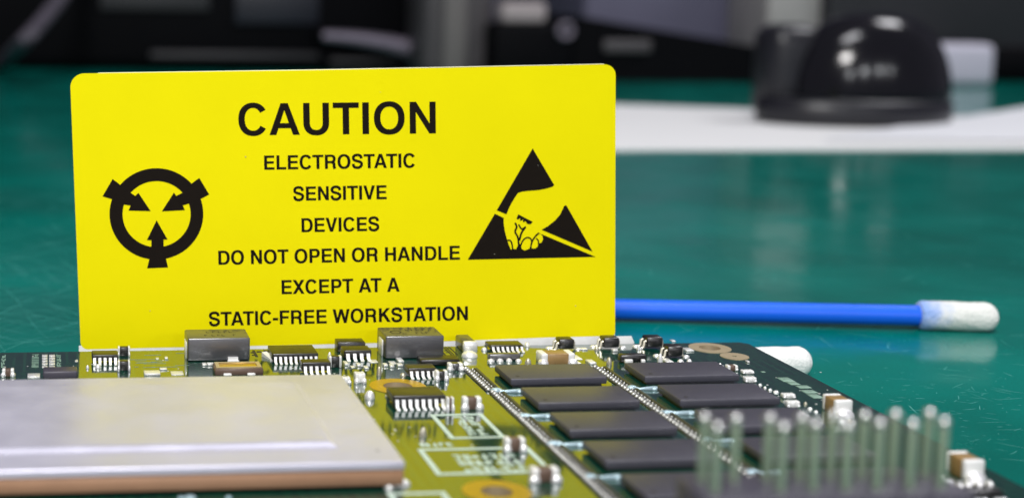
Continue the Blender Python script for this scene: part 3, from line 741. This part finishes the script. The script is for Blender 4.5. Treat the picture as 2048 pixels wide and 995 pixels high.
# triangle with reaching hand
s_, ox, oy = 3.828, 920, 280
sym('triangle_tip', [[(552, 62), (717, 342), (705, 354), (660, 368), (600, 380), (520, 386), (470, 392), (440, 402), (420, 430), (390, 480), (370, 520), (352, 565), (277, 535)]], s_, ox, oy)
sym('triangle_corner', [[(803, 495), (812, 500), (1010, 850), (620, 683), (670, 655), (720, 615), (760, 570), (785, 520), (792, 503)]], s_, ox, oy)
sym('triangle_base', [[(263, 560), (330, 592), (331, 640), (342, 705), (357, 762), (372, 805), (385, 834), (400, 828), (425, 832), (440, 800), (448, 785), (462, 800), (468, 828), (490, 841), (518, 832), (538, 815), (548, 826), (572, 826), (590, 812), (596, 788), (618, 782), (631, 758), (628, 730), (612, 714), (588, 703), (1033, 890), (55, 912)]], s_, ox, oy)
sym('knuckle_mark', [[(442, 565), (552, 622), (535, 642), (510, 638), (495, 615), (487, 627), (478, 622), (477, 604), (462, 617), (455, 611), (458, 595), (437, 605), (428, 600)]], s_, ox, oy)
mb = MB(); k = 0
for st, hw in (([(357, 764), (380, 765), (393, 790), (400, 836)], 5.5), ([(417, 630), (430, 662), (418, 698), (438, 740), (446, 800)], 7), ([(445, 643), (468, 676), (500, 660)], 6), ([(497, 662), (467, 705), (450, 765)], 7.5),
               ([(458, 812), (470, 778), (490, 752), (515, 742), (537, 752), (545, 775)], 5.5), ([(536, 822), (548, 772), (577, 728), (602, 708)], 6), ([(578, 748), (595, 766), (596, 795)], 5)):
    for pl in ribbon(st, hw, 4):
        W = [oncard(ox+x/s_, oy+y/s_)-C0z - cardN*(.0335+(k % 2)*.0002) for x, y in pl]; k += 1
        if (W[1]-W[0]).cross(W[2]-W[0]).dot(cardN) > 0: W = W[::-1]
        mb.poly(W)
link('hand_lines', mb.mesh('hand_lines', M['ink']), sign, C0z)

for px_, py_, r_ in ((491, 313, 1.0), (988, 507, .8), (1075, 330, .6), (300, 620, .7), (760, 184, .5), (1150, 610, .7)):
    link('dust_speck', card_mesh('dust_speck', [ell(px_, py_, r_*1.3, r_, 8)], .0305, .036, M['duller']), sign, C0z)
# ------------------------------------------------------------------ foam swabs
def foam_head(L, r, name, seed):
    "rounded foam plug along +x from the origin, with a slightly lumpy skin"
    rr = random.Random(seed); n, K = 36, 30; v = []; f = []
    ph = [rr.uniform(0, 6.28) for _ in range(6)]
    for i in range(K+1):
        t = i/K
        x = L*t
        if x > L-r*.95: q = (x-(L-r*.95))/(r*.95); rad = r*math.sqrt(max(0.0, 1-q*q*.999))
        elif x < .06: rad = r*(.86+.14*math.sqrt(x/.06))
        else: rad = r
        for k in range(n):
            a = 2*math.pi*k/n
            d = 1+.012*math.sin(3*a+ph[0]+9*t)+.010*math.sin(7*a+ph[1]-13*t)+rr.uniform(-.016, .016)
            v.append((x, rad*d*math.cos(a), rad*d*math.sin(a)))
    for i in range(K):
        for k in range(n):
            j = (k+1) % n; f.append((i*n+k, i*n+j, (i+1)*n+j, (i+1)*n+k))
    f.append(tuple(range(n-1, -1, -1))); f.append(tuple(K*n+k for k in range(n)))
    return v, f
def foam_blend():
    mt, n, l, b = new_mat('foam_cover')
    tc = n.new('ShaderNodeTexCoord'); sp = n.new('ShaderNodeSeparateXYZ'); l.new(tc.outputs['Object'], sp.inputs[0])
    nz = n.new('ShaderNodeTexNoise'); nz.inputs['Scale'].default_value = 5; l.new(tc.outputs['Object'], nz.inputs['Vector'])
    ad = n.new('ShaderNodeMath'); ad.operation = 'MULTIPLY_ADD'; ad.inputs[1].default_value = .55; l.new(nz.outputs['Fac'], ad.inputs[0]); l.new(sp.outputs['X'], ad.inputs[2])
    mr = n.new('ShaderNodeMapRange'); mr.inputs[1].default_value = .30; mr.inputs[2].default_value = .85; mr.interpolation_type = 'SMOOTHSTEP'; l.new(ad.outputs[0], mr.inputs[0])
    mx = n.new('ShaderNodeMix'); mx.data_type = 'RGBA'; mx.inputs[6].default_value = (.30, .45, .86, 1); mx.inputs[7].default_value = (.84, .84, .80, 1)
    l.new(mr.outputs[0], mx.inputs[0]); l.new(mx.outputs[2], b.inputs['Base Color']); b.inputs['Roughness'].default_value = .95
    b.inputs['Sheen Weight'].default_value = .3
    nb = n.new('ShaderNodeTexNoise'); nb.inputs['Scale'].default_value = 26; nb.inputs['Detail'].default_value = 6; l.new(tc.outputs['Object'], nb.inputs['Vector'])
    bp = n.new('ShaderNodeBump'); bp.inputs['Strength'].default_value = 1; bp.inputs['Distance'].default_value = .035; l.new(nb.outputs['Fac'], bp.inputs['Height']); l.new(bp.outputs['Normal'], b.inputs['Normal'])
    return mt
M['foamcover'] = foam_blend()
def swab(label, tip, ang, r, hr, L, slen, fm):
    "tip: point on the bench below the foam's end; ang: direction from stick to tip"
    d = Vector((math.cos(ang), math.sin(ang), 0))
    o = bpy.data.objects.new('foam_swab', None); COL.objects.link(o); WL[o.name] = tip - d*L; o.location = tip - d*L; o.rotation_euler = (0, 0, ang)
    o['label'] = label; o['category'] = 'swab'; o['group'] = 'foam tipped swabs'
    v, f = foam_head(L, r, 'foam_tip', 3)
    me = mesh_from('foam_tip', [(a, b, c+r) for a, b, c in v], f, fm, 70)
    h = bpy.data.objects.new('foam_tip', me); COL.objects.link(h); h.parent = o
    mb = MB(); mb.tube([(.35, 0, r-.004), (-slen, 0, hr)], hr, 32)
    h = bpy.data.objects.new('stick', mb.mesh('stick', M['blue'], 60)); COL.objects.link(h); h.parent = o
a = at(1240, 640, 0); b = at(1838, 657, 0); tip = at(1990, 661, 0)
ang = math.atan2(b.y-a.y, b.x-a.x)
tip = at(1996, 663, 0)+Vector((0, .03, 0))
swab('white foam swab with its bright blue stick in full view behind the board', tip, ang, .245, .172, 1.32, 9.5, M['foamcover'])
tip2 = Vector((11.24, 20.70, 0))
swab('foam swab with only its white tip poking out past the board corner', tip2, math.radians(2), .228, .11, .93, 7.0, M['foam'])

# ------------------------------------------------------------------ things at the back
def quad_sheet(name, pts, thick, mt, label, cat, curl=None, z0=.002):
    n = 14; mb = MB(); P = pts; c = sum((Vector(p) for p in P), Vector())/4
    g = {}
    for s in (0, 1):
        for i in range(n+1):
            for j in range(n+1):
                u, v = i/n, j/n; q = (Vector(P[0])*(1-u)+Vector(P[1])*u)*(1-v)+(Vector(P[3])*(1-u)+Vector(P[2])*u)*v
                z = z0+(curl(u, v) if curl else 0)+(thick if s else 0); g[s, i, j] = len(mb.v); mb.v.append((q.x-c.x, q.y-c.y, z))
    for i in range(n):
        for j in range(n):
            mb.f.append((g[1, i, j], g[1, i+1, j], g[1, i+1, j+1], g[1, i, j+1])); mb.f.append((g[0, i, j], g[0, i, j+1], g[0, i+1, j+1], g[0, i+1, j]))
    for i in range(n):
        for (A, B_) in (((i, 0), (i+1, 0)), ((i+1, n), (i, n)), ((0, i+1), (0, i)), ((n, i), (n, i+1))):
            mb.f.append((g[0, A[0], A[1]], g[0, B_[0], B_[1]], g[1, B_[0], B_[1]], g[1, A[0], A[1]]))
    return link(name, mb.mesh(name, mt, 30), loc=(c.x, c.y, 0), label=label, cat=cat)
quad_sheet('paper_sheet', [at(900, 302, 0), at(2250, 299, 0), at(2250, 246, 0), at(900, 199, 0)], .05, M['paper'], 'white paper lying flat under the black dome', 'paper')
quad_sheet('paper_sheet', [at(1640, 284, 0), at(2300, 290, 0), at(2260, 205, 0), at(1885, 246, 0)], .03, M['paper2'], 'bright white sheet curling up beside the black dome', 'paper', curl=lambda u, v: .06+.5*u*v, z0=.055)

# glossy dome on a flat base
pc = at(1702, 246, .06); bl_, br_ = at(1519, 245, .06), at(1888, 245, .06)
rx = (br_-bl_).length/2; dc = Vector(((bl_.x+br_.x)/2, (bl_.y+br_.y)/2, .06))
dm = bpy.data.objects.new('dome', None); COL.objects.link(dm); dm.location = dc; WL[dm.name] = dc
dm['label'] = 'glossy black dome on a flat round base standing on the white paper'; dm['category'] = 'dome'
def lathe(prof, n=56, sx=1, sy=1):
    mb = MB(); b = 0
    for r, z in prof:
        for k in range(n): mb.v.append((r*sx*math.cos(2*math.pi*k/n), r*sy*math.sin(2*math.pi*k/n), z))
    for i in range(len(prof)-1):
        for k in range(n): j = (k+1) % n; mb.f.append((i*n+k, i*n+j, (i+1)*n+j, (i+1)*n+k))
    mb.f.append(tuple(range(n-1, -1, -1))); mb.f.append(tuple((len(prof)-1)*n+k for k in range(n)))
    return mb
k_ = rx
link('base', lathe([(k_*.93, 0), (k_*.97, .08), (k_, .4), (k_*.99, .9), (k_*.95, 1.08), (k_*.88, 1.12)], sy=.62).mesh('base', M['baseblack'], 50), dm, dc)
Hd = 4.75
prof = [(k_*.82*math.cos(math.radians(a))**.72, .95+(Hd-.95)*math.sin(math.radians(a))**.9) for a in range(0, 90, 4)]+[(.02, Hd)]
link('dome_shell', lathe(prof, sy=.64).mesh('dome_shell', M['domeblack'], 60), dm, dc+Vector((k_*.16, 0, 0)))
link('neck', bevel_box('neck', 2.5, 2.4, 4.2, .8, M['baseblack'], 5), dm, dc+Vector((-k_*.62, .9, 0)))

def back_box(name, px0, px1, Y, top_py, depth, mt, label, cat, bev=.4, z0=0.0, base_py=None, group=None):
    a = atY(px0, 100, Y); b = atY(px1, 100, Y); zt = atY((px0+px1)/2, top_py, Y).z
    return link(name, bevel_box(name, b.x-a.x, depth, zt-z0, bev, M[mt], 3), loc=((a.x+b.x)/2, Y+depth/2, z0), label=label, cat=cat, group=group)
YB = 96
eq = back_box('equipment_case', -260, 848, YB, -260, 30, 'equip', 'big matt black equipment case filling the back behind the yellow card', 'case', .8)
# pale curved grab handle on its face
pts = []
for i in range(13):
    t = i/12; pts.append(atY(645+195*t, 72+30*t*t+2*math.sin(t*3.1), YB-2.2))
mb = MB(); mb.tube([tuple(p-eq.location) for p in pts], .45, 12, True, [.30+.32*i/12 for i in range(13)])
link('grab_handle', mb.mesh('grab_handle', M['handle'], 60), eq, tuple(eq.location))
for i in (0, 12):
    mb = MB(); mb.tube([tuple(pts[i]-eq.location), tuple(pts[i]+Vector((0, 2.4, 0))-eq.location)], .28, 10); link('handle_foot', mb.mesh('handle_foot', M['equip'], 60), eq, tuple(eq.location))
p0 = back_box('upright_post', 845, 990, YB-6, -260, 5, 'post', 'grey upright post between the black case and the small black devices', 'post', .8)
a = atY(885, 100, YB-6.3); b = atY(932, 100, YB-6.3); link('post_channel', bevel_box('post_channel', b.x-a.x, .6, p0.dimensions.z if p0.dimensions.z else 14, .2, M['postlight'], 2), p0, ((a.x+b.x)/2, YB-6.2, 0))
# dark instrument with sloping top in front of a blue grey cabinet
bb = back_box('blue_grey_cabinet', 1165, 1502, YB+2, -260, 20, 'bluegrey', 'smooth blue grey cabinet behind the sloping black instrument', 'cabinet', .5)
Y = YB-8; q = [atY(1150, 32, Y), atY(1530, 96, Y)]; x0, x1 = q[0].x, q[1].x
mb = MB(); mb.v = [(x0, Y, 0), (x1, Y, 0), (x1, Y+6, 0), (x0, Y+6, 0), (x0, Y, q[0].z), (x1, Y, q[1].z), (x1, Y+6, q[1].z), (x0, Y+6, q[0].z)]
mb.f = [(3, 2, 1, 0), (4, 5, 6, 7), (0, 1, 5, 4), (1, 2, 6, 5), (2, 3, 7, 6), (3, 0, 4, 7)]
c = Vector(((x0+x1)/2, Y+3, 0)); mb.v = [tuple(Vector(v)-c) for v in mb.v]
ins = link('sloping_instrument', mb.mesh('sloping_instrument', M['equip']), loc=c, label='low black instrument with a sloping top and a dim pale strip', cat='instrument')
a = atY(1205, 92, Y); b = atY(1300, 92, Y); link('pale_strip', bevel_box('pale_strip', b.x-a.x, .3, .75, .12, M['post'], 2), ins, ((a.x+b.x)/2, Y-.16, a.z-.38))
sb = back_box('small_device', 988, 1148, YB-8, 47, 6, 'equip', 'small black device carrying a cream connector beside the grey post', 'device', .3)
a = atY(1005, 30, YB-7.8); b = atY(1095, 30, YB-7.8); zt = atY(1050, 47, YB-8).z
link('cream_connector', bevel_box('cream_connector', b.x-a.x, 1.6, 1.25, .3, M['cream'], 3), loc=((a.x+b.x)/2, YB-7, zt), label='cream plastic block sitting on the small black device', cat='connector')
p = atY(1135, 62, YB-8.4); mb = MB()
for i in range(20):
    a0 = 2*math.pi*i/20; a1 = 2*math.pi*(i+1)/20
    mb.tube([(.42*math.cos(a0), 0, .42*math.sin(a0)), (.42*math.cos(a1), 0, .42*math.sin(a1))], .17, 8)
link('ring_knob', mb.mesh('ring_knob', M['handle'], 60), sb, (p.x, YB-8.05, p.z))
# silver post and charcoal machine behind the dome
back_box('silver_post', 1532, 1650, YB-4, -260, 6, 'silver', 'short bright silver post rising behind the black dome', 'post', .3)
cm = back_box('charcoal_machine', 1652, 2500, YB-5, -260, 26, 'charcoal', 'wide charcoal machine behind the dome at the right', 'machine', .5)
a = atY(1640, 92, YB-5.6); link('plinth', bevel_box('plinth', 40, .7, atY(1950, 95, YB-5.6).z, .1, M['equip'], 1), cm, (a.x+20, YB-5.3, 0))
a = atY(1800, 115, YB-9); b = atY(1990, 115, YB-9); za = atY(1900, 88, YB-9).z; zb = atY(1900, 143, YB-9).z
lb = link('pale_bar', bevel_box('pale_bar', b.x-a.x, 2.4, za, .45, M['whitebar'], 4), loc=((a.x+b.x)/2, YB-8, 0), label='pale lavender bar standing low in front of the charcoal machine', cat='bar')
# sleeved cable leaning up at the left
pts = [at(-60, 150, .5), at(-5, 128, .5)]
pts = [Vector(p) for p in pts]+[atY(45, 85, 80), atY(85, 42, 82), atY(125, -10, 86), atY(160, -80, 92), atY(200, -170, 95.6)]
pts[0] = at(-70, 150, .45); pts[1] = at(-5, 130, .45)
def smooth(P, sub=6):
    Q = []
    for i in range(len(P)-1):
        p0, p1, p2, p3 = P[max(i-1, 0)], P[i], P[i+1], P[min(i+2, len(P)-1)]
        for k in range(sub): t = k/sub; Q.append(.5*((2*p1)+(-p0+p2)*t+(2*p0-5*p1+4*p2-p3)*t*t+(-p0+3*p1-3*p2+p3)*t**3))
    return Q+[P[-1]]
Q = smooth(pts); c = Q[0]
mb = MB(); mb.tube([q-c for q in Q], .45, 12)
cb = link('sleeved_cable', mb.mesh('sleeved_cable', M['cable'], 60), loc=c, label='thick grey sleeved cable rising in the dark at the far left', cat='cable')

# dim details on the black case
def case_part(name, px0, py0, px1, py1, mt, proud=.3, bev=.1):
    a = atY(px0, py1, YB-proud); b = atY(px1, py0, YB-proud)
    link(name, bevel_box(name, b.x-a.x, proud, b.z-a.z, bev, M[mt], 2), eq, ((a.x+b.x)/2, YB-proud/2-.003, a.z))
M['dimblue'] = mat('dim_blue_panel', (.008, .009, .018), .5, 0, .3, .2)
M['dimgrey'] = mat('dim_grey_trim', (.022, .021, .024), .5, 0, .3, .2)
case_part('recessed_panel', 470, -40, 640, 48, 'dimblue')
case_part('recessed_panel', 200, -40, 420, 20, 'dimgrey', .25)
case_part('lower_trim', 300, 106, 640, 118, 'dimgrey', .35)
case_part('lower_trim', 660, 118, 800, 130, 'dimgrey', .4)
def bench_cable(name, pxs, r, mt, label):
    P = [at(x, y, r) for x, y in pxs]; Q = smooth(P); c = Vector((Q[0].x, Q[0].y, 0))
    mb = MB(); mb.tube([q-c for q in Q], r, 10); link(name, mb.mesh(name, M[mt], 60), loc=c, label=label, cat='cable')
bench_cable('dark_cable', [(1000, 138), (1080, 128), (1140, 132), (1235, 126), (1330, 134), (1450, 130)], .28, 'dimgrey', 'thin dark cable lying along the foot of the sloping instrument')
